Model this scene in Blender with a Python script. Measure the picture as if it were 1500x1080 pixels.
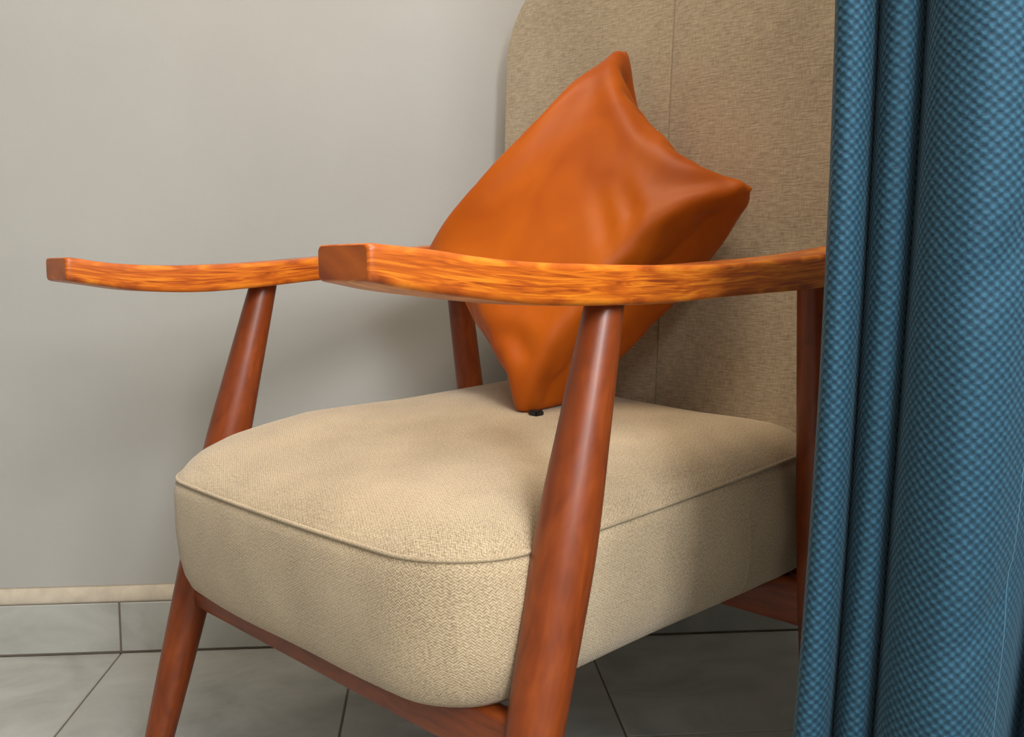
import bpy, bmesh, math, random
import numpy as np
from mathutils import Vector, Matrix, Euler

random.seed(7)
np.random.seed(7)
for o in list(bpy.data.objects):
    bpy.data.objects.remove(o, do_unlink=True)
scene = bpy.context.scene
COL = scene.collection

# ------------------------------------------------------------------ frames
# chair frame: +x = the arm side nearer the camera, -y = chair front, z up.
# world frame: back wall in the plane y = 0, room towards -y.
WY, WD = 0.931, 0.517
PHI = math.atan2(-1, 0) - math.atan2(-math.cos(WY), math.sin(WY))
CH_LOC = Vector((0.0, -WD, 0.0))
RZ = Matrix.Rotation(PHI, 4, 'Z')
def c2w(p):
    return RZ @ Vector(p) + CH_LOC
W2C = (Matrix.Translation(CH_LOC) @ RZ).inverted()

# ------------------------------------------------------------------ camera
FPX = 1549.0
cam_d = bpy.data.cameras.new('camera')
cam = bpy.data.objects.new('camera', cam_d)
COL.objects.link(cam)
cam_d.sensor_width = 36.0
cam_d.lens = FPX * 36.0 / 1500.0
cam_d.clip_start = 0.02
yaw, pit, rol = 0.853, -0.094, -0.006
fw = Vector((-math.sin(yaw) * math.cos(pit), math.cos(yaw) * math.cos(pit), math.sin(pit)))
rt = fw.cross(Vector((0, 0, 1))).normalized()
up = rt.cross(fw)
r2 = rt * math.cos(rol) + up * math.sin(rol)
u2 = -rt * math.sin(rol) + up * math.cos(rol)
CAM = Vector((0.954, -0.8556, 0.6424))
M = Matrix((r2, u2, -fw)).transposed().to_4x4()
cam.matrix_world = Matrix.Translation(c2w(CAM)) @ RZ @ M
scene.camera = cam

# ------------------------------------------------------------------ light
world = bpy.data.worlds.new('room_light')
scene.world = world
world.use_nodes = True
bg = world.node_tree.nodes['Background']
bg.inputs[0].default_value = (1.0, 0.93, 0.82, 1)
bg.inputs[1].default_value = 0.0

def area(name, loc, target, size, size_y, energy, color):
    d = bpy.data.lights.new(name, 'AREA')
    d.shape = 'RECTANGLE'; d.size = size; d.size_y = size_y
    d.energy = energy; d.color = color
    o = bpy.data.objects.new(name, d); COL.objects.link(o)
    o.location = loc
    o.rotation_euler = (Vector(target) - Vector(loc)).to_track_quat('-Z', 'Y').to_euler()
    return o
# high window in the wall behind the viewer: the main light
area('window_daylight', (-0.05, -3.7, 2.15), (0.0, -0.6, 0.5), 1.1, 0.8, 26, (1.0, 0.97, 0.93))
# window in the right-hand wall, beside the viewer, that the curtain belongs to
area('side_window_daylight', (0.43, -2.6, 1.55), (0.15, -0.9, 0.6), 0.34, 0.9, 30, (0.95, 0.98, 1.0))
area('curtain_fill_light', (0.60, -1.62, 1.45), (0.15, -1.05, 0.85), 0.12, 0.9, 14, (0.93, 0.97, 1.0))  # added fill light that brightens the upper right of the curtain
# ceiling lamp
area('ceiling_lamp', (0.0, -1.2, 2.5), (-0.05, -1.1, 0.0), 0.9, 0.9, 33, (1.0, 0.87, 0.69))

scene.view_settings.view_transform = 'Standard'
scene.view_settings.look = 'None'
scene.view_settings.exposure = 0.06
scene.view_settings.gamma = 1.0
scene.view_settings.use_curve_mapping = False

# ------------------------------------------------------------------ node helpers
def s2l(c):
    return tuple(((v / 12.92) if v <= 0.04045 else ((v + 0.055) / 1.055) ** 2.4) for v in [x / 255.0 for x in c]) + (1.0,)

class NT:
    def __init__(s, name, rough=0.6, **kw):
        s.m = bpy.data.materials.new(name); s.m.use_nodes = True
        s.t = s.m.node_tree; s.b = s.t.nodes['Principled BSDF']
        s.b.inputs['Roughness'].default_value = rough
        for k, v in kw.items():
            s.b.inputs[k.replace('_', ' ')].default_value = v
    def n(s, typ, **kw):
        nd = s.t.nodes.new(typ)
        for k, v in kw.items(): setattr(nd, k, v)
        return nd
    def l(s, a, b): s.t.links.new(a, b)
    def coord(s, kind='Object', scale=(1, 1, 1), rot=(0, 0, 0)):
        tc = s.n('ShaderNodeTexCoord'); mp = s.n('ShaderNodeMapping')
        mp.inputs['Scale'].default_value = scale; mp.inputs['Rotation'].default_value = rot
        s.l(tc.outputs[kind], mp.inputs['Vector']); return mp.outputs['Vector']
    def noise(s, vec, scale, detail=4, rough=0.55, dist=0.0):
        nd = s.n('ShaderNodeTexNoise'); nd.inputs['Scale'].default_value = scale
        nd.inputs['Detail'].default_value = detail; nd.inputs['Roughness'].default_value = rough
        nd.inputs['Distortion'].default_value = dist
        s.l(vec, nd.inputs['Vector']); return nd.outputs['Fac']
    def ramp(s, fac, stops):
        r = s.n('ShaderNodeValToRGB'); e = r.color_ramp.elements
        while len(e) < len(stops): e.new(0.5)
        for el, (p, c) in zip(e, stops): el.position = p; el.color = c
        s.l(fac, r.inputs['Fac']); return r.outputs['Color']
    def math(s, op, a, b=None, c=None):
        nd = s.n('ShaderNodeMath', operation=op)
        for i, v in enumerate((a, b, c)):
            if v is None: continue
            if isinstance(v, (int, float)): nd.inputs[i].default_value = v
            else: s.l(v, nd.inputs[i])
        return nd.outputs[0]
    def mix(s, fac, a, b, blend='MIX'):
        nd = s.n('ShaderNodeMix', data_type='RGBA', blend_type=blend)
        for key, v in ((0, fac), (6, a), (7, b)):
            if isinstance(v, (int, float)): nd.inputs[key].default_value = v
            elif isinstance(v, tuple): nd.inputs[key].default_value = v
            else: s.l(v, nd.inputs[key])
        return nd.outputs[2]
    def color(s, c): s.l(c, s.b.inputs['Base Color'])
    def bump(s, h, strength=0.3, dist=0.002):
        b = s.n('ShaderNodeBump'); b.inputs['Strength'].default_value = strength
        b.inputs['Distance'].default_value = dist
        s.l(h, b.inputs['Height']); s.l(b.outputs['Normal'], s.b.inputs['Normal'])
    def uv(s):
        tc = s.n('ShaderNodeTexCoord'); sp = s.n('ShaderNodeSeparateXYZ')
        s.l(tc.outputs['UV'], sp.inputs[0]); return tc.outputs['UV'], sp.outputs[0], sp.outputs[1]

# ------------------------------------------------------------------ materials
def mat_wall():
    t = NT('satin_greige_paint', 0.5)
    v = t.coord()
    f = t.noise(v, 1.7, 5, 0.6)
    c = t.ramp(f, [(0.3, s2l((166, 164, 160))), (0.7, s2l((175, 173, 168)))])
    t.color(c)
    h = t.noise(v, 60, 4, 0.6)
    t.bump(h, 0.12, 0.002)
    return t.m
def mat_tile(name, base=(166, 167, 163)):
    t = NT(name, 0.34)
    v = t.coord('Object')
    oi = t.n('ShaderNodeObjectInfo')
    add = t.n('ShaderNodeVectorMath', operation='MULTIPLY_ADD')
    t.l(oi.outputs['Location'], add.inputs[0]); add.inputs[1].default_value = (3.1, 2.3, 1.7); t.l(v, add.inputs[2])
    f = t.noise(add.outputs[0], 5.0, 6, 0.62, 1.6)
    lo = tuple(x - 22 for x in base); hi = tuple(min(255, x + 14) for x in base)
    c = t.ramp(f, [(0.28, s2l(lo)), (0.5, s2l(base)), (0.72, s2l(hi))])
    t.color(c)
    return t.m
def mat_plain(name, col, rough=0.8, **kw):
    t = NT(name, rough, **kw)
    f = t.noise(t.coord(), 45, 4, 0.6)
    t.color(t.ramp(f, [(0.3, s2l(tuple(x * 0.9 for x in col))), (0.7, s2l(col))]))
    return t.m
def mat_wood(name, dark, mid, light, fig=1.0):
    t = NT(name, 0.42, Coat_Weight=0.2, Coat_Roughness=0.26, Specular_IOR_Level=0.4)
    uv, u, v = t.uv()
    mp = t.n('ShaderNodeMapping'); t.l(uv, mp.inputs['Vector']); mp.inputs['Scale'].default_value = (2.6, 20, 1)
    big = t.n('ShaderNodeMapping'); t.l(uv, big.inputs['Vector']); big.inputs['Scale'].default_value = (13, 24, 1)
    g = t.noise(mp.outputs[0], 3.0, 3, 0.5, 1.4)
    f = t.noise(big.outputs[0], 1.3, 3, 0.45, 1.6)
    s = t.math('ADD', t.math('MULTIPLY', g, 0.26), t.math('MULTIPLY', f, 0.74 * fig))
    s = t.math('ADD', s, 0.37 * (1 - fig))
    t.color(t.ramp(s, [(0.32, s2l(dark)), (0.49, s2l(mid)), (0.66, s2l(light))]))
    h = t.noise(mp.outputs[0], 2.0, 3)
    t.bump(h, 0.05, 0.001)
    return t.m
def mat_twill(name, dark, light, pitch=0.0026, colw=0.0052, bump=0.5, blotch=1.0):
    t = NT(name, 0.9, Sheen_Weight=0.25, Sheen_Roughness=0.5)
    uv, u, v = t.uv()
    zz = t.math('ABSOLUTE', t.math('SUBTRACT', t.math('FRACT', t.math('DIVIDE', u, colw)), 0.5))
    ph = t.math('ADD', v, t.math('MULTIPLY', zz, colw))
    w = t.math('SINE', t.math('MULTIPLY', ph, 2 * math.pi / pitch))
    w = t.math('MULTIPLY_ADD', w, 0.5, 0.5)
    sp = t.noise(uv, 420, 2, 0.6)
    bl = t.noise(uv, 9, 4, 0.6)
    s = t.math('ADD', t.math('MULTIPLY', w, 0.20), t.math('MULTIPLY', sp, 0.65))
    s = t.math('ADD', s, t.math('MULTIPLY', bl, 0.35 * blotch))
    t.color(t.ramp(s, [(0.36, s2l(dark)), (0.78, s2l(light))]))
    h = t.math('ADD', t.math('MULTIPLY', w, 0.4), t.math('MULTIPLY', sp, 1.4))
    t.bump(h, bump, 0.0012)
    return t.m
def mat_linen(name, dark, light):
    t = NT(name, 0.9, Sheen_Weight=0.2)
    uv, u, v = t.uv()
    a = t.n('ShaderNodeMapping'); t.l(uv, a.inputs['Vector']); a.inputs['Scale'].default_value = (60, 520, 1)
    b = t.n('ShaderNodeMapping'); t.l(uv, b.inputs['Vector']); b.inputs['Scale'].default_value = (520, 90, 1)
    n1 = t.noise(a.outputs[0], 1.0, 3, 0.6); n2 = t.noise(b.outputs[0], 1.0, 3, 0.6)
    bl = t.noise(uv, 7, 3)
    s = t.math('ADD', t.math('ADD', t.math('MULTIPLY', n1, 0.5), t.math('MULTIPLY', n2, 0.3)), t.math('MULTIPLY', bl, 0.2))
    t.color(t.ramp(s, [(0.33, s2l(dark)), (0.68, s2l(light))]))
    t.bump(t.math('ADD', n1, n2), 0.45, 0.001)
    return t.m
def mat_velvet():
    t = NT('burnt_orange_satin', 0.5, Specular_IOR_Level=0.25, Sheen_Weight=0.05, Sheen_Roughness=0.35, Sheen_Tint=(1.0, 0.55, 0.25, 1))
    uv, u, v = t.uv()
    f = t.noise(uv, 7, 3, 0.5, 0.8)
    t.color(t.ramp(f, [(0.30, s2l((162, 71, 3))), (0.46, s2l((174, 81, 4))), (0.7, s2l((188, 92, 5)))]))
    m = t.n('ShaderNodeMapping'); t.l(uv, m.inputs['Vector']); m.inputs['Scale'].default_value = (900, 120, 1)
    t.bump(t.noise(m.outputs[0], 1.0, 2), 0.08, 0.0005)
    return t.m
def mat_curtain():
    t = NT('teal_basket_weave', 0.8, Specular_IOR_Level=0.3, Sheen_Weight=0.08, Sheen_Roughness=0.4, Sheen_Tint=(0.6, 0.85, 1.0, 1))
    uv, u, v = t.uv()
    nz = t.noise(uv, 210, 3)
    uu = t.math('ADD', u, t.math('MULTIPLY', nz, 0.0034))
    vv = t.math('ADD', v, t.math('MULTIPLY', t.noise(uv, 170, 2, 0.5, 0.4), 0.0030))
    a = t.math('SINE', t.math('MULTIPLY', uu, 2 * math.pi / 0.0082))
    b = t.math('SINE', t.math('MULTIPLY', vv, 2 * math.pi / 0.0072))
    w = t.math('MULTIPLY_ADD', t.math('MULTIPLY', a, b), 0.5, 0.5)
    fine = t.noise(uv, 900, 2)
    s = t.math('ADD', t.math('MULTIPLY', w, 0.75), t.math('MULTIPLY', fine, 0.3))
    t.color(t.ramp(s, [(0.15, s2l((21, 48, 64))), (0.55, s2l((32, 68, 87))), (0.95, s2l((50, 94, 116)))]))
    t.bump(t.math('ADD', w, t.math('MULTIPLY', fine, 0.3)), 0.45, 0.0016)
    return t.m

MAT = dict(
    wall=mat_wall(), tile=mat_tile('grey_marbled_tile'), skirt=mat_tile('grey_skirting_tile', (168, 168, 163)),
    grout=mat_plain('dark_grout', (112, 102, 90)), trim=mat_plain('cream_filler', (196, 184, 166)),
    arm=mat_wood('amber_lacquered_wood', (132, 54, 9), (184, 90, 16), (218, 128, 30)),
    leg=mat_wood('red_brown_lacquered_wood', (90, 36, 12), (124, 54, 16), (148, 70, 22), 0.5),
    twill=mat_twill('oatmeal_herringbone', (134, 114, 86), (206, 184, 150)),
    linen=mat_linen('oatmeal_linen', (138, 121, 98), (208, 190, 162)),
    velvet=mat_velvet(), curtain=mat_curtain(),
    stitch=mat_plain('pale_teal_thread', (74, 118, 138)),
    black=mat_plain('black_plastic', (24, 22, 22), 0.4),
    under=mat_plain('black_dust_cloth', (40, 36, 32), 0.95),
)

# ------------------------------------------------------------------ mesh helpers
def mesh_obj(name, verts, faces, mat, parent=None, uvs=None, smooth=True, boxuv=False):
    me = bpy.data.meshes.new(name)
    me.from_pydata([tuple(v) for v in verts], [], faces)
    me.update()
    if smooth:
        for p in me.polygons: p.use_smooth = True
    uvl = me.uv_layers.new(name='UVMap')
    if uvs is not None:
        for lp in me.loops: uvl.data[lp.index].uv = uvs[lp.vertex_index]
    elif boxuv:
        for p in me.polygons:
            n = p.normal; ax = max(range(3), key=lambda i: abs(n[i]))
            a, b = ((1, 2), (0, 2), (0, 1))[ax]
            for li in p.loop_indices:
                co = me.vertices[me.loops[li].vertex_index].co
                uvl.data[li].uv = (co[a], co[b])
    me.materials.append(mat)
    o = bpy.data.objects.new(name, me); COL.objects.link(o)
    if parent is not None: o.parent = parent
    return o

def rings_mesh(name, rings, mat, parent=None, cap0=True, cap1=True, closed=True, smooth=True, boxuv=False, uvlen=None):
    """rings: list of equal-length loops of points, lofted; ends capped by a fan."""
    n = len(rings[0]); V = []; F = []; UV = []
    L = 0.0
    cents = [sum((Vector(p) for p in r), Vector()) / n for r in rings]
    for i, r in enumerate(rings):
        if i: L += (cents[i] - cents[i - 1]).length
        per = 0.0
        for j, p in enumerate(r):
            if j: per += (Vector(p) - Vector(r[j - 1])).length
            V.append(Vector(p)); UV.append((L, per))
    for i in range(len(rings) - 1):
        for j in range(n if closed else n - 1):
            k = (j + 1) % n
            F.append((i * n + j, i * n + k, (i + 1) * n + k, (i + 1) * n + j))
    for flag, i, rev in ((cap0, 0, True), (cap1, len(rings) - 1, False)):
        if flag:
            c = len(V)
            for p in [cents[i]] + [Vector(p) for p in rings[i]]:
                V.append(Vector(p)); UV.append(((p[0] + p[2]) * .35, (p[1] + p[2]) * .35))
            for j in range(n):
                k = (j + 1) % n
                F.append((c, c + 1 + k, c + 1 + j) if rev else (c, c + 1 + j, c + 1 + k))
    o = mesh_obj(name, V, F, mat, parent, None if boxuv else UV, smooth, boxuv)
    bm = bmesh.new(); bm.from_mesh(o.data); bmesh.ops.recalc_face_normals(bm, faces=bm.faces); bm.to_mesh(o.data); bm.free()
    if smooth:
        for p in o.data.polygons: p.use_smooth = True
    return o

def rrect(w, h, r, seg=4):
    """rounded rectangle, list of (a, b)"""
    pts = []
    for cx, cy, a0 in ((w / 2 - r, h / 2 - r, 0), (-w / 2 + r, h / 2 - r, 90), (-w / 2 + r, -h / 2 + r, 180), (w / 2 - r, -h / 2 + r, 270)):
        for k in range(seg + 1):
            a = math.radians(a0 + 90 * k / seg)
            pts.append((cx + r * math.cos(a), cy + r * math.sin(a)))
    return pts

def tube(name, pts, rad, mat, parent=None, closed=False, seg=8):
    pts = [Vector(p) for p in pts]; n = len(pts); rings = []
    for i, p in enumerate(pts):
        a = pts[(i - 1) % n] if (closed or i) else p
        b = pts[(i + 1) % n] if (closed or i < n - 1) else p
        t = (b - a).normalized()
        ref = Vector((0, 0, 1)) if abs(t.z) < 0.9 else Vector((0, 1, 0))
        s = t.cross(ref).normalized(); q = s.cross(t)
        rr = rad[i] if isinstance(rad, (list, tuple)) else rad
        rings.append([p + s * rr * math.cos(2 * math.pi * k / seg) + q * rr * math.sin(2 * math.pi * k / seg) for k in range(seg)])
    if closed: rings.append(rings[0])
    return rings_mesh(name, rings, mat, parent, not closed, not closed)

def box(name, x0, x1, y0, y1, z0, z1, mat, parent=None, bev=0.0, boxuv=True):
    bm = bmesh.new()
    bmesh.ops.create_cube(bm, size=1.0)
    for v in bm.verts:
        v.co = Vector(((x0 + x1) / 2 + v.co.x * (x1 - x0), (y0 + y1) / 2 + v.co.y * (y1 - y0), (z0 + z1) / 2 + v.co.z * (z1 - z0)))
    if bev: bmesh.ops.bevel(bm, geom=list(bm.edges), offset=bev, segments=2, affect='EDGES')
    V = [v.co.copy() for v in bm.verts]; bm.verts.index_update()
    F = [tuple(v.index for v in f.verts) for f in bm.faces]; bm.free()
    return mesh_obj(name, V, F, mat, parent, None, False, boxuv)

def spl(xs, ys, n=None, at=None):
    """monotone-ish cubic (Catmull-Rom) interpolation"""
    xs = np.asarray(xs, float); ys = np.asarray(ys, float)
    at = np.linspace(xs[0], xs[-1], n) if at is None else np.asarray(at, float)
    m = np.gradient(ys, xs)
    i = np.clip(np.searchsorted(xs, at) - 1, 0, len(xs) - 2)
    h = xs[i + 1] - xs[i]; t = (at - xs[i]) / h
    return (2*t**3-3*t**2+1)*ys[i] + (t**3-2*t**2+t)*h*m[i] + (-2*t**3+3*t**2)*ys[i+1] + (t**3-t**2)*h*m[i+1]

def empty(name, loc=(0, 0, 0), rz=0.0):
    o = bpy.data.objects.new(name, None); COL.objects.link(o)
    o.location = loc; o.rotation_euler = (0, 0, rz); o.empty_display_size = 0.1
    return o
def tag(o, label, cat):
    o['label'] = label; o['category'] = cat
def struct(o, label, cat):
    o['kind'] = 'structure'; tag(o, label, cat)

# ------------------------------------------------------------------ room shell
X0, X1 = -0.643 - 5 * 0.395, 0.64
YF, ZC = -4.2, 2.6
wall = box('wall_back', X0, X1, 0.0, 0.12, 0.0, ZC, MAT['wall'])
struct(wall, 'plain greige painted wall behind the armchair', 'wall')
for nm, bb, lb in (('wall_left', (X0 - .12, X0, YF, .12, 0, ZC), 'greige side wall left of the armchair, out of view'),
                   ('wall_right', (X1, X1 + .12, YF, .12, 0, ZC), 'greige side wall beyond the curtain, out of view'),
                   ('wall_front', (X0, X1, YF - .12, YF, 0, ZC), 'greige wall behind the viewer, out of view')):
    struct(box(nm, *bb, MAT['wall']), lb, 'wall')
struct(box('ceiling', X0, X1, YF, .12, ZC, ZC + .1, mat_plain('white_ceiling_paint', (236, 234, 228), .9)), 'white ceiling above the armchair, out of view', 'ceiling')

S = 0.395                      # floor tile module, 40 cm with the joint
GX = -0.643                    # one joint line that meets the wall
floor = box('floor', X0, X1, -4.2, 0.12, -0.06, -0.0015, MAT['grout'])
struct(floor, 'grey marbled ceramic tile floor with dark joints', 'floor')
def tile_mesh(name, w, d, h, mat, bev):
    bm = bmesh.new(); bmesh.ops.create_cube(bm, size=1.0)
    for v in bm.verts: v.co = Vector((v.co.x * w, v.co.y * d, v.co.z * h))
    bmesh.ops.bevel(bm, geom=list(bm.edges), offset=bev, segments=1, affect='EDGES')
    me = bpy.data.meshes.new(name); bm.to_mesh(me); bm.free(); me.materials.append(mat); return me
gap = 0.0030
tm = tile_mesh('floor_tile', S - gap, S - gap, 0.008, MAT['tile'], 0.0012)
CUTW = X1 - (GX + 3 * S) - gap                      # tiles cut at the right-hand wall
tm_cut = tile_mesh('floor_tile', CUTW, S - gap, 0.008, MAT['tile'], 0.0012)
for j in range(10):
    for i in range(-5, 4):
        o = bpy.data.objects.new('floor_tile', tm if i < 3 else tm_cut); COL.objects.link(o)
        o.parent = floor
        cx = GX + (i + 0.5) * S if i < 3 else GX + 3 * S + (CUTW + gap) / 2
        o.location = (cx, -0.0135 + gap / 2 - (j + 0.5) * S, -0.004)
BH = 0.088
base = box('baseboard_back', X0, X1, -0.0122, 0.0, 0.0, BH, MAT['grout'])
struct(base, 'skirting of grey ceramic tiles along the foot of the wall', 'baseboard')
bt = tile_mesh('skirting_tile', S - gap, 0.010, BH - 0.004, MAT['skirt'], 0.0012)
bt_cut = tile_mesh('skirting_tile', CUTW, 0.010, BH - 0.004, MAT['skirt'], 0.0012)
for i in range(-5, 4):
    o = bpy.data.objects.new('skirting_tile', bt if i < 3 else bt_cut); COL.objects.link(o)
    cx = GX + (i + 0.5) * S if i < 3 else GX + 3 * S + (CUTW + gap) / 2
    o.parent = base; o.location = (cx, -0.0085, BH / 2 + 0.001)
# bead of filler that closes the skirting against the wall
prof = [(0.0, BH - 0.001), (-0.0115, BH - 0.001), (-0.0125, BH + 0.004), (-0.010, BH + 0.014), (-0.005, BH + 0.023), (0.0, BH + 0.026)]
trim = rings_mesh('trim_1', [[(x, a, b) for a, b in prof] for x in np.linspace(X0, X1, 40)], MAT['trim'])
struct(trim, 'pale cream filler strip along the top of the skirting tiles', 'trim')

# ------------------------------------------------------------------ armchair
chair = empty('armchair', CH_LOC, PHI)
tag(chair, 'wooden armchair with oatmeal upholstered seat and back and curved amber arms', 'armchair')

def leg(name, T, B, prof, mat=MAT['leg'], seg=28):
    """prof: list of (z fraction from top 0..1, radius)"""
    T = Vector(T); B = Vector(B); ax = (B - T).normalized()
    s = ax.cross(Vector((0, 1, 0))).normalized(); q = ax.cross(s)
    fr = np.linspace(0, 1, 40); rr = spl([a for a, _ in prof], [b for _, b in prof], at=fr)
    rings = []
    for f, r in zip(fr, rr):
        p = T + (B - T) * float(f)
        rings.append([p + s * float(r) * math.cos(2 * math.pi * k / seg) + q * float(r) * math.sin(2 * math.pi * k / seg) for k in range(seg)])
    return rings_mesh(name, rings, mat, chair)
FP = [(0, .0172), (.18, .0232), (.34, .0278), (.5, .0262), (.62, .0243), (.8, .021), (1, .0165)]
leg('leg', (.310, -.184, .618), (.332, -.351, 0), FP)
leg('leg', (-.310, -.184, .626), (-.332, -.351, 0), FP)
RP = [(0, .0180), (.25, .0200), (.45, .0215), (.7, .0195), (1, .016)]
leg('leg', (.310, .138, .628), (.286, .205, 0), RP)
leg('leg', (-.310, .138, .640), (-.286, .205, 0), RP)

def armrest(ty, tz, by_, bz, xo, xi):
    """outer/inner x, top and bottom profile along y"""
    ys = np.concatenate([-.449 + .006 * (1 - np.cos(np.linspace(0, math.pi / 2, 6))), np.linspace(-.437, -.30, 20), np.linspace(-.29, .285, 44)])
    t = spl(ty, tz, at=ys); b = spl(by_, bz, at=ys)
    rings = []
    xc = (xo + xi) / 2; w = abs(xo - xi)
    for i, (y, zt, zb) in enumerate(zip(ys, t, b)):
        e = y - ys[0]
        rr = 0.006
        cut = rr - math.sqrt(max(0, rr * rr - (rr - min(e, rr)) ** 2))       # rounded nose
        e2 = ys[-1] - y
        cut = max(cut, rr - math.sqrt(max(0, rr * rr - (rr - min(e2, rr)) ** 2)))
        ww = w - 2 * cut * 0.55; hh = (zt - zb) - 2 * cut * 0.28
        rad = min(0.0050, hh * 0.4)
        rings.append([(xc + a, y, (zt + zb) / 2 + c) for a, c in rrect(ww, hh, rad, 5)])
    # extra dense rings in the nose
    return rings_mesh('armrest', rings, MAT['arm'], chair)
NT_y = [-.452, -.446, -.391, -.353, -.29, -.229, -.162, -.068, -.016, .04, .125, .208, .29]
NT_z = [.6615, .661, .6565, .652, .6475, .646, .645, .6455, .648, .651, .657, .666, .676]
NB_y = [-.452, -.45, -.416, -.353, -.326, -.283, -.245, -.196, -.116, -.067, -.015, .058, .126, .2, .29]
NB_z = [.6342, .634, .628, .620, .617, .613, .6118, .611, .6115, .614, .616, .6185, .622, .630, .640]
armrest(NT_y, NT_z, NB_y, NB_z, .340, .270)
FT_y = [-.452, -.441, -.408, -.369, -.319, -.266, -.211, -.131, -.03, .059, .17, .29]
FT_z = [.659, .658, .653, .650, .649, .650, .6525, .658, .667, .675, .683, .690]
FB_y = [-.452, -.449, -.409, -.37, -.329, -.285, -.221, -.132, -.03, .059, .17, .29]
FB_z = [.6325, .632, .626, .620, .617, .6165, .620, .628, .634, .641, .648, .655]
armrest(FT_y, FT_z, FB_y, FB_z, -.340, -.270)

# rails under the seat
def rail(name, A, B, h, t):
    A = Vector(A); B = Vector(B); d = (B - A).normalized(); s = d.cross(Vector((0, 0, 1))).normalized()
    rings = [[p + s * a + Vector((0, 0, c)) for a, c in rrect(t, h, 0.006, 3)] for p in [A + (B - A) * f for f in np.linspace(0, 1, 12)]]
    return rings_mesh(name, rings, MAT['leg'], chair)
rail('front_rail', (-.322, -.286, .240), (.322, -.286, .240), .050, .024)
rail('rear_rail', (-.296, .182, .257), (.296, .182, .257), .056, .024)
rail('side_rail', (.150, -.280, .256), (.150, .180, .260), .030, .022)
rail('side_rail', (-.150, -.280, .256), (-.150, .180, .260), .030, .022)

# seat cushion -----------------------------------------------------------
def seat_outline(n=160):
    """plan outline, counter-clockwise, rounded corners; front is -y"""
    pts = []
    def corner(cx, cy, r, a0, a1, k):
        for t in np.linspace(a0, a1, k):
            a = math.radians(t); pts.append((cx + r * math.cos(a), cy + r * math.sin(a)))
    rf, rb = 0.085, 0.05
    xf, xb, yf, yb = 0.300, 0.270, -0.352, 0.236
    corner(xf - rf, yf + rf, rf, -90, 2, 24)
    corner(xb - rb, yb - rb, rb, 2, 90, 14)
    corner(-xb + rb, yb - rb, rb, 90, 178, 14)
    xl, rl = .288, .10
    corner(-xl + rl, yf + rl, rl, 178, 270, 24)
    # resample evenly
    P = np.array(pts + [pts[0]]); d = np.r_[0, np.cumsum(np.linalg.norm(np.diff(P, axis=0), axis=1))]
    s = np.linspace(0, d[-1], n, endpoint=False)
    Q = np.stack([np.interp(s, d, P[:, 0]), np.interp(s, d, P[:, 1])], 1)
    # gentle bow of the front edge
    Q[:, 1] -= np.where(Q[:, 1] < -0.2, 0.012 * np.clip(1 - (Q[:, 0] / 0.3) ** 2, 0, 1), 0)
    return Q
SO = seat_outline()
T_ = np.roll(SO, -1, 0) - np.roll(SO, 1, 0); T_ /= np.linalg.norm(T_, axis=1)[:, None]
SN = np.stack([T_[:, 1], -T_[:, 0]], 1)
def seat_z(y, x=0.3):    # seam rises a little towards the back and on the far side
    return 0.398 + 0.028 * np.clip((y + 0.30) / 0.5, 0, 1) ** 1.3 + 0.022 * np.clip((y + .33) / .16, 0, 1) * np.clip((.12 - x) / .36, 0, 1) ** 1.2
def inset(d):
    """move the outline inwards by d (towards a spine for large d)"""
    Q = SO - SN * min(d, 0.03)
    if d > 0.03:
        c = np.array([0.0, -0.06])
        L = np.linalg.norm(Q - c, axis=1)[:, None]
        Q = c + (Q - c) * (1 - (d - 0.03) / 0.27)
    return Q
prof = [(.20, -.124, 0), (.10, -.124, 0), (.045, -.124, 0), (.024, -.121, 0), (.011, -.113, 0), (.004, -.100, 0), (-.001, -.080, 0), (-.004, -.052, 0),
        (-.004, -.03, 0), (-.0025, -.012, 1), (-.0005, -.003, 1), (.0015, -.0005, 1), (.0008, .002, 1), (.0020, .005, 1), (.007, .0105, 1), (.014, .0180, 1), (.024, .0250, 1),
        (.040, .0320, 1), (.060, .0375, 1), (.09, .043, 1), (.13, .047, 1), (.17, .050, 1), (.22, .0515, 1), (.255, .052, 1)]
rings = []
rs = np.random.RandomState(3)
for d, dz, topside in prof:
    Q = inset(d); r = []
    for x, y in Q:
        zs_ = float(seat_z(y, x)); zb_ = .262 + .016 * min(1, max(0, (y + .30) / .45))
        z = zs_ + dz if topside else zb_ + (zs_ - zb_) * (dz + .124) / .124
        # soft settling of the padding
        z += 0.0035 * math.sin(7 * x + 1.0) * math.sin(9 * y + 0.5) * min(1, max(0, d) / .08) * topside
        shade_dent = math.exp(-(((x + .10) * .75 + (y + .17) * .6) / .035) ** 2) * math.exp(-((x + .05) ** 2 + (y + .1) ** 2) / .03)  # near arm's soft shadow, put into the shape as a shallow hollow
        z -= 0.004 * shade_dent * topside * min(1, max(0, d) / .06)
        bow = 0.0015 * math.sin(23 * x + 17 * y) if not topside else 0
        r.append((x + bow, y + bow, z))
    rings.append(r)
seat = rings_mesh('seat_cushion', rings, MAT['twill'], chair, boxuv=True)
pp = inset(-0.0005)
tube('piping', [(x, y, float(seat_z(y, x)) + 0.0030) for x, y in inset(0.0018)], 0.0024, MAT['twill'], seat, closed=True, seg=8)
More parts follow.
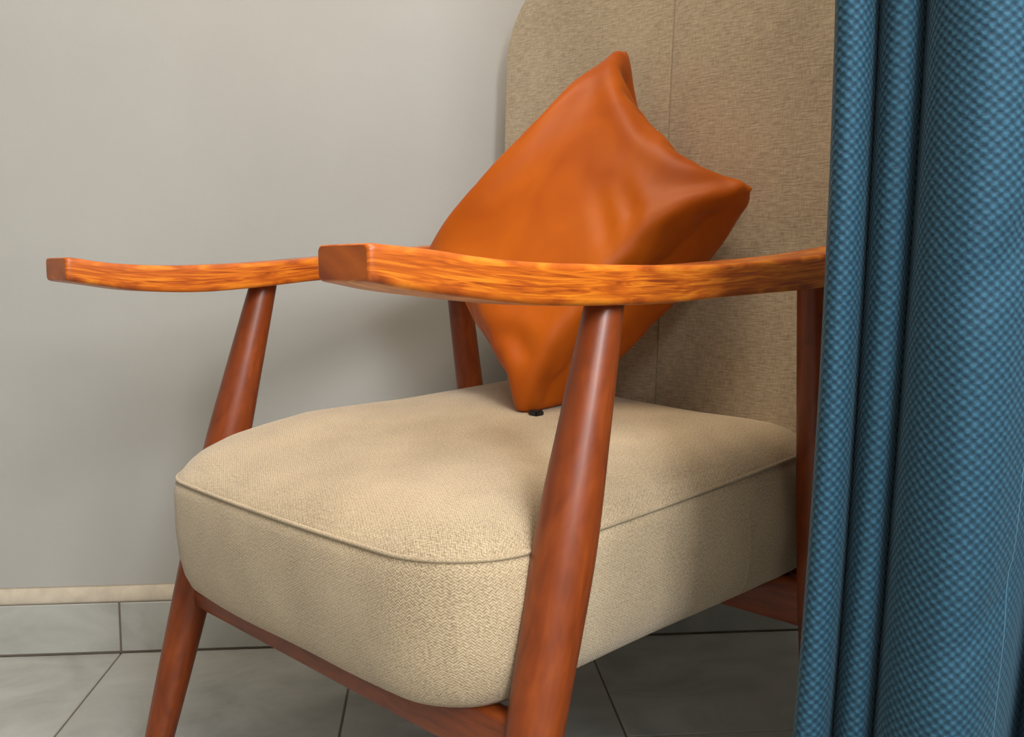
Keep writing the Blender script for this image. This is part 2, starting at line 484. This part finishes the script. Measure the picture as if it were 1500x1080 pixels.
# upright seam in the boxing of the near side
sm = []
for dz in np.linspace(-.004, -.112, 24):
    dd = np.interp(dz, [-.124, -.121, -.113, -.100, -.080, -.052, -.03, -.004], [.045, .024, .011, .004, -.001, -.004, -.004, .0015])
    yy = 0.062 - 0.010 * math.sin((dz + .03) / .09 * 2.0)
    i = int(np.argmin(np.abs(SO[:, 1] - yy) + np.where(SO[:, 0] > 0, 0, 9)))
    xx = SO[i, 0] - dd
    zb_ = .262 + .016 * min(1, max(0, (yy + .30) / .45)); zs_ = float(seat_z(yy, xx))
    sm.append((xx + 0.0005, yy, zb_ + (zs_ - zb_) * (dz + .124) / .124))
tube('boxing_seam', sm, 0.0026, MAT['twill'], seat)
box('under_cover', -.225, .225, -.27, .17, .266, .279, MAT['under'], chair)

# backrest ---------------------------------------------------------------
BS, B0 = 0.065, 0.243
def by(z): return B0 + BS * (z - 0.45)
ZB, ZT, RT = 0.395, 1.100, 0.135
def half_w(z): return float(np.interp(z, [.39, .55, .85, 1.1], [.300, .318, .341, .346]))
def back_outline(xs=1.0, inset_=0.0, half=None):
    pts = []
    k = inset_
    zz = np.linspace(ZB + 0.04, ZT - RT, 26)
    def right():
        out = []
        for a in np.linspace(-90, 0, 8): out.append((half_w(ZB) - .04 + .04 * math.cos(math.radians(a)), ZB + .04 + .04 * math.sin(math.radians(a))))
        for z in zz[1:]: out.append((half_w(z), float(z)))
        w = half_w(ZT - RT)
        for a in np.linspace(0, 90, 14)[1:]: out.append((w - RT + RT * math.cos(math.radians(a)), ZT - RT + RT * math.sin(math.radians(a))))
        return out
    return right()
RO = back_outline()
full = RO + [(-x, z) for x, z in reversed(RO)]
def shrink(P, d):
    P = np.array(P); T = np.roll(P, -1, 0) - np.roll(P, 1, 0); T /= np.linalg.norm(T, axis=1)[:, None] + 1e-9
    return P - np.stack([T[:, 1], -T[:, 0]], 1) * d
rings = []
for d, dy in [(.03, .078), (.012, .076), (.003, .070), (0, .058), (-.001, .035), (0, .015), (.002, .006), (.010, .004), (.03, .004)]:
    rings.append([(x, by(z) + dy, z) for x, z in shrink(full, d)])
back = rings_mesh('backrest', rings, MAT['linen'], chair, boxuv=True)
tube('piping', [(x, by(z) + .0065, z) for x, z in shrink(full, .002)], 0.0028, MAT['linen'], back, closed=True)
# two front panels that meet in a seam down the middle
half = RO + [(0.0008, z) for z in np.linspace(ZT, ZB, 40)]
for sgn in (1, -1):
    rings = []
    for d, dy in [(.0002, .006), (.0002, -.0066), (.0012, -.0074), (.004, -.0079), (.010, -.0082), (.022, -.0092), (.045, -.0100), (.075, -.0104), (.12, -.0106)]:
        Q = shrink(half, min(d, .004))
        if d > .004:
            c = np.array([0.17, 0.75])
            Q = c + (Q - c) * np.array([1 - (d - .004) / .17, 1 - (d - .004) / .36])
        rings.append([(sgn * x, by(z) + dy, z) for x, z in Q])
    rings_mesh('front_panel', rings, MAT['linen'], back, cap0=False, boxuv=True)
# uprights that carry the back behind the upholstery
rail('back_slat', (-.296, .222, .30), (.296, .222, .30), .05, .03)

# ------------------------------------------------------------------ orange cushion
def sim_pillow(N=44, L=0.42, steps=300):
    idx = -np.ones((2, N, N), int); pos = []; uv = []
    g = np.linspace(-L / 2, L / 2, N)
    for s in (0, 1):
        for i in range(N):
            for j in range(N):
                bd = i in (0, N - 1) or j in (0, N - 1)
                if s == 1 and bd: idx[1, i, j] = idx[0, i, j]; continue
                idx[s, i, j] = len(pos)
                dome = (1 - (2 * g[i] / L) ** 2) * (1 - (2 * g[j] / L) ** 2)
                pos.append((g[i], g[j], 0 if bd else (0.012 + .03 * dome) * (1 if s == 0 else -1)))
                uv.append((g[i], g[j]))
    X = np.array(pos); rs = np.random.RandomState(11); X[:, 2] += rs.randn(len(X)) * 0.0006
    X[:, :2] += rs.randn(len(X), 2) * 0.0004
    E = []; R = []; W = []
    h = L / (N - 1)
    def add(a, b, r, w):
        if a != b: E.append((a, b)); R.append(r); W.append(w)
    for s in (0, 1):
        for i in range(N):
            for j in range(N):
                a = idx[s, i, j]
                if i + 1 < N: add(a, idx[s, i + 1, j], h, 1)
                if j + 1 < N: add(a, idx[s, i, j + 1], h, 1)
                if i + 1 < N and j + 1 < N:
                    add(a, idx[s, i + 1, j + 1], h * 1.41421, .35); add(idx[s, i + 1, j], idx[s, i, j + 1], h * 1.41421, .35)
                if i + 2 < N: add(a, idx[s, i + 2, j], 2 * h, .12)
                if j + 2 < N: add(a, idx[s, i, j + 2], 2 * h, .12)
    E = np.array(E); R = np.array(R); W = np.array(W)
    F = []
    for i in range(N - 1):
        for j in range(N - 1):
            F.append((idx[0, i, j], idx[0, i + 1, j], idx[0, i + 1, j + 1], idx[0, i, j + 1]))
            F.append((idx[1, i, j], idx[1, i, j + 1], idx[1, i + 1, j + 1], idx[1, i + 1, j]))
    Fa = np.array(F); n = len(X)
    cnt = np.bincount(E.ravel(), np.r_[W, W].reshape(2, -1).T.ravel(), n)
    V = np.zeros_like(X)
    for st in range(steps):
        q = X[Fa]; fn = np.cross(q[:, 2] - q[:, 0], q[:, 3] - q[:, 1]) * .5
        vol = np.abs(np.einsum('ij,ij->i', q.mean(1), fn).sum() / 3)
        pr = 1500.0 * min(1, st / 60) * max(0.0, (VOL - vol) / VOL)
        nf = np.zeros_like(X)
        for k in range(4):
            for c in range(3): nf[:, c] += np.bincount(Fa[:, k], fn[:, c], n) * .25
        V = V * 0.94 + nf * pr / (h * h) * 0.0002
        Y = X + V
        for it in range(10):
            d = Y[E[:, 1]] - Y[E[:, 0]]; l = np.linalg.norm(d, axis=1)
            corr = (d * ((l - R) / l * W * .5)[:, None])
            dx = np.zeros_like(Y)
            for c in range(3):
                dx[:, c] = np.bincount(E[:, 0], corr[:, c], n) - np.bincount(E[:, 1], corr[:, c], n)
            Y += dx / cnt[:, None] * 1.7
        V = (Y - X); X = Y
        sp = np.linalg.norm(V, axis=1); m = sp > .004; V[m] *= (.004 / sp[m])[:, None]
    return X, F, uv, idx
VOL = 0.0094
PX, PF_, PUV, PI_ = sim_pillow()
print('pillow corners', [PX[PI_[0, i, j]].round(3).tolist() for i, j in ((0, 0), (0, -1), (-1, -1), (-1, 0))], 'thick', PX[:, 2].min(), PX[:, 2].max())
# local: (-,-) bottom, (+,+) top, (-,+) left, (+,-) right
cb, ct, cl, cr = [PX[PI_[0, i, j]] for i, j in ((0, 0), (-1, -1), (0, -1), (-1, 0))]
TB, TT = np.array([.010, -.014, .424]), np.array([-.040, .225, .934])
TR, TL = np.array([.192, .208, .750]), np.array([-.226, .000, .654])
# affine in the plane of the cushion
A_loc = np.stack([ct - cb, cr - cl], 1)[:2]
A_tgt = np.stack([TT - TB, TR - TL], 1)
L2 = A_tgt @ np.linalg.inv(A_loc)
nrm = np.cross(L2[:, 0], L2[:, 1]); nrm /= np.linalg.norm(nrm)
if nrm[1] > 0: nrm = -nrm
c_loc = (cb + ct + cl + cr) / 4; c_tgt = (TB + TT + TR + TL) / 4
Y = PX - c_loc
Wd = c_tgt + Y[:, :2] @ L2.T + Y[:, 2:3] * nrm
# the upper right edge is drawn in between its two ears
uv_ = np.array(PUV); hl = .21
edge_w = np.exp(-np.clip(hl - uv_[:, 0], 0, None) / .075) * np.clip(1 - (uv_[:, 1] / hl) ** 2, 0, 1)
din = -L2[:, 0] / np.linalg.norm(L2[:, 0])
Wd += (edge_w * .022)[:, None] * din
# the lower right seam is rolled towards the front, so the back panel shows beyond it
roll_w = np.exp(-np.clip(uv_[:, 1] + hl, 0, None) / .055) * np.clip(1 - (uv_[:, 0] / hl) ** 4, 0, 1)
Wd += (roll_w * .008)[:, None] * nrm
# fuller stuffing along the upper left edge in front and the lower right edge behind
full_w = np.exp(-((hl - uv_[:, 1] - .045) / .050) ** 2) * np.clip(1 - (uv_[:, 0] / hl) ** 2, 0, 1) * (PX[:, 2] > -1e-3)
Wd += (full_w * .024)[:, None] * nrm
back_w = np.exp(-((uv_[:, 1] + hl - .050) / .045) ** 2) * np.clip(1 - (uv_[:, 0] / hl) ** 2, 0, 1) * (PX[:, 2] < -1e-3)
out_ = -L2[:, 1] / np.linalg.norm(L2[:, 1])
Wd += (back_w * .026)[:, None] * (out_ - .5 * nrm)
# creases of the cover: polylines in the cover's own (u, v) plane, metres
CREASES = [([(.186, .128), (.206, .074)], .0030, .010), ([(.158, .082), (.150, .040)], .0034, .010), ([(.150, .040), (.140, -.030)], .0060, .011),
           ([(.050, -.028), (.030, -.085), (.015, -.130)], .0048, .014),
           ([(.072, -.044), (.060, -.100), (.035, -.135)], .0050, .013), ([(.118, -.172), (.095, -.185)], .0050, .010),
           ([(-.150, -.055), (-.128, -.090), (-.112, -.135)], .0052, .011), ([(-.134, -.100), (-.124, -.146)], .0040, .010),
           ([(.172, .185), (.120, .150)], .003, .012), ([(.182, -.170), (.120, -.120)], .004, .012)]
UVa = np.array(PUV); SC = 0.42 / 0.40
for cu, cv in ((1, 1), (1, -1)):             # stuffing leaves the corner tips blunt
    along = np.abs(.21 - UVa[:, 0] * cu) / 1.414 + np.abs(.21 - UVa[:, 1] * cv) / 1.414
    pull = np.clip(.030 - along, 0, None) * .45
    dirw = L2 @ np.array([-cu, -cv]) ; dirw = dirw / np.linalg.norm(dirw)
    Wd += pull[:, None] * dirw
    Wd += (np.clip(.05 - along, 0, .02) * np.where(PX[:, 2] > 1e-3, .22, np.where(PX[:, 2] < -1e-3, -.22, 0)))[:, None] * nrm
front = PX[:, 2] > 1e-3
def seg_dist(p, a, b):
    ab = b - a; t = np.clip(((p - a) @ ab) / (ab @ ab), 0, 1); q = a + t[:, None] * ab
    d_ = p - q; sd = (ab[0] * d_[:, 1] - ab[1] * d_[:, 0]); return np.linalg.norm(d_, axis=1), np.sign(sd)
for pl, amp, wd in CREASES:
    best = np.full(len(UVa), 9.0); sg = np.ones(len(UVa)); tt = np.zeros(len(UVa))
    nseg = len(pl) - 1
    for k_, (a_, b_) in enumerate(zip(pl[:-1], pl[1:])):
        a_ = np.array(a_) * SC; b_ = np.array(b_) * SC
        dd_, s_ = seg_dist(UVa, a_, b_)
        m_ = dd_ < best; best[m_] = dd_[m_]; sg[m_] = s_[m_]
        tt[m_] = (k_ + np.clip(((UVa - a_) @ (b_ - a_)) / ((b_ - a_) @ (b_ - a_)), 0, 1))[m_] / nseg
    amp_ = amp * (.25 + .75 * np.sin(np.pi * np.clip(tt, 0.02, .98)))
    disp = -amp_ * np.exp(-(best / wd) ** 2) + .5 * amp_ * np.exp(-((best - 1.9 * wd) / wd) ** 2) * (sg > 0)
    Wd += np.where(front, disp, 0)[:, None] * nrm
# rest on the seat and against the back
seat_top = 0.4700
low = Wd[:, 2] < seat_top + .012
pen = np.clip(seat_top + .012 - Wd[:, 2], 0, None)
Wd[:, 2] = np.where(low, seat_top + .012 * np.exp(-pen / .012), Wd[:, 2])
ybk = B0 + BS * (Wd[:, 2] - .45) - .0135
over = np.clip(Wd[:, 1] - ybk, 0, None); Wd[:, 1] = np.minimum(Wd[:, 1], ybk - 0.0)
base_c = np.array([TB[0], TB[1], seat_top])
pil = empty('throw_pillow', c2w(base_c), PHI)
tag(pil, 'burnt orange satin throw pillow standing on one corner against the chair back', 'pillow')
# split the shell in front, back: one continuous cover
cover = mesh_obj('cover', [tuple(v - base_c) for v in Wd], PF_, MAT['velvet'], pil, PUV)
bm = bmesh.new(); bm.from_mesh(cover.data); bmesh.ops.recalc_face_normals(bm, faces=bm.faces); bm.to_mesh(cover.data); bm.free()
cr = cover.data.attributes.new('crease_edge', 'FLOAT', 'EDGE')
rim = set(int(PI_[0, i, j]) for i in range(PI_.shape[1]) for j in range(PI_.shape[1]) if i in (0, PI_.shape[1] - 1) or j in (0, PI_.shape[1] - 1))
for e_ in cover.data.edges:
    if e_.vertices[0] in rim and e_.vertices[1] in rim: cr.data[e_.index].value = 0.8
sub = cover.modifiers.new('smooth', 'SUBSURF'); sub.levels = 1; sub.render_levels = 2
N = PI_.shape[1]
ring = [PI_[0, i, 0] for i in range(N)] + [PI_[0, N - 1, j] for j in range(1, N)] + [PI_[0, i, N - 1] for i in range(N - 2, -1, -1)] + [PI_[0, 0, j] for j in range(N - 2, 0, -1)]
zb = box('zip_end', .014, .030, -.006, 0.008, -.002, .005, MAT['black'], pil, 0.002)
zb['label'] = 'small black zip end'

# ------------------------------------------------------------------ curtain
def px_pt(px, depth, py=0.0):
    d = fw + r2 * ((px - 750) / FPX)
    p = CAM + d * depth
    return p.x, p.y
# plan of the folds (metres, chair frame), left edge to right
fold_plan = [(1268, .88), (1254, .85), (1243, .822), (1236, .798), (1236, .780), (1243, .768), (1256, .763), (1270, .764), (1282, .770), (1291, .781), (1297, .789),
           (1303, .780), (1311, .766), (1324, .757), (1338, .755), (1350, .763), (1357, .774), (1362, .778), (1368, .765), (1376, .749), (1388, .735), (1406, .723),
           (1430, .712), (1460, .703), (1490, .700), (1520, .703), (1550, .715), (1575, .735), (1590, .765), (1600, .775), (1610, .76), (1630, .735), (1660, .72), (1700, .72),
           (1740, .74), (1760, .77), (1780, .76), (1810, .735), (1860, .73), (1900, .75), (1920, .775), (1940, .765), (1980, .735), (2030, .735), (2060, .76), (2080, .775), (2100, .765), (2140, .74), (2165, .74)]
P = np.array([((q - 750) / FPX * (dd - .023), dd) for q, dd in fold_plan])
d = np.r_[0, np.cumsum(np.linalg.norm(np.diff(P, axis=0), axis=1))]
ss = np.linspace(0, d[-1], 300)
la, de = spl(d, P[:, 0], at=ss), spl(d, P[:, 1], at=ss)
rh = Vector((fw.x, fw.y, 0)).normalized(); rr_ = rt
zs = np.concatenate([np.linspace(0.012, 1.0, 110), np.linspace(1.03, 2.35, 30)])
V = []; UV = []; F = []
top = 0.84
Nc = len(ss)
arc = np.r_[0, np.cumsum(np.hypot(np.diff(la), np.diff(de)))]
for iz, z in enumerate(zs):
    k = np.clip((top - z) / .5, -.3, 1.6)
    shift = -0.021 * (max(k, 0) ** 1.5) + 0.002 * min(k, 0)
    near = 0.0
    for i in range(Nc):
        a = la[i]; dd = de[i]
        f = (la[i] - .25) / .3
        # folds relax towards the hem
        a2 = a + shift * (1 + 0.25 * max(0, f)) + 0.0025 * math.sin(5 * z + 9 * f)
        broad = math.exp(-((a - .345) / .035) ** 2)
        # diagonal drag folds on the broad pleat
        q = (z - .66) - 1.1 * (a - .345); q2 = (z - .40) - 0.9 * (a - .345)
        dd2 = dd + broad * (0.006 * math.exp(-(q / .022) ** 2) + .005 * math.exp(-(q2 / .02) ** 2)) + .004 * math.sin(3.1 * z + 14 * f)
        p = Vector((CAM.x, CAM.y, 0)) + rr_ * a2 + rh * dd2
        V.append(c2w((p.x, p.y, z))); UV.append((arc[i], z))
for iz in range(len(zs) - 1):
    for i in range(Nc - 1):
        a = iz * Nc + i; F.append((a, a + 1, a + Nc + 1, a + Nc))
cbase = V[Nc // 2].copy(); cbase.z = 0
cur = empty('curtain', cbase)
tag(cur, 'teal blue basket-weave curtain hanging in folds beside the armchair', 'curtain')
cloth = mesh_obj('cloth', [v - cbase for v in V], F, MAT['curtain'], cur, UV)
so = cloth.modifiers.new('thick', 'SOLIDIFY'); so.thickness = 0.0018; so.offset = 0
# line of stitching of the side hem
st = []
ip = [int(np.argmin(np.abs(la[:230] - t))) for t in np.linspace(.352, .352, 2)]
for iz, z in enumerate(zs):
    if z > 0.58: break
    t = .366 + 0.03 * max(0, (z - .36)) ** 1.0
    i = int(np.argmin(np.abs(la[:240] - t)))
    st.append((V[iz * Nc + i] - cbase) - c2w(rh) * 0 + (RZ @ (-rh)) * 0.0012)
stitch = tube('hem_stitching', st, 0.0004, MAT['stitch'], cur, seg=5)
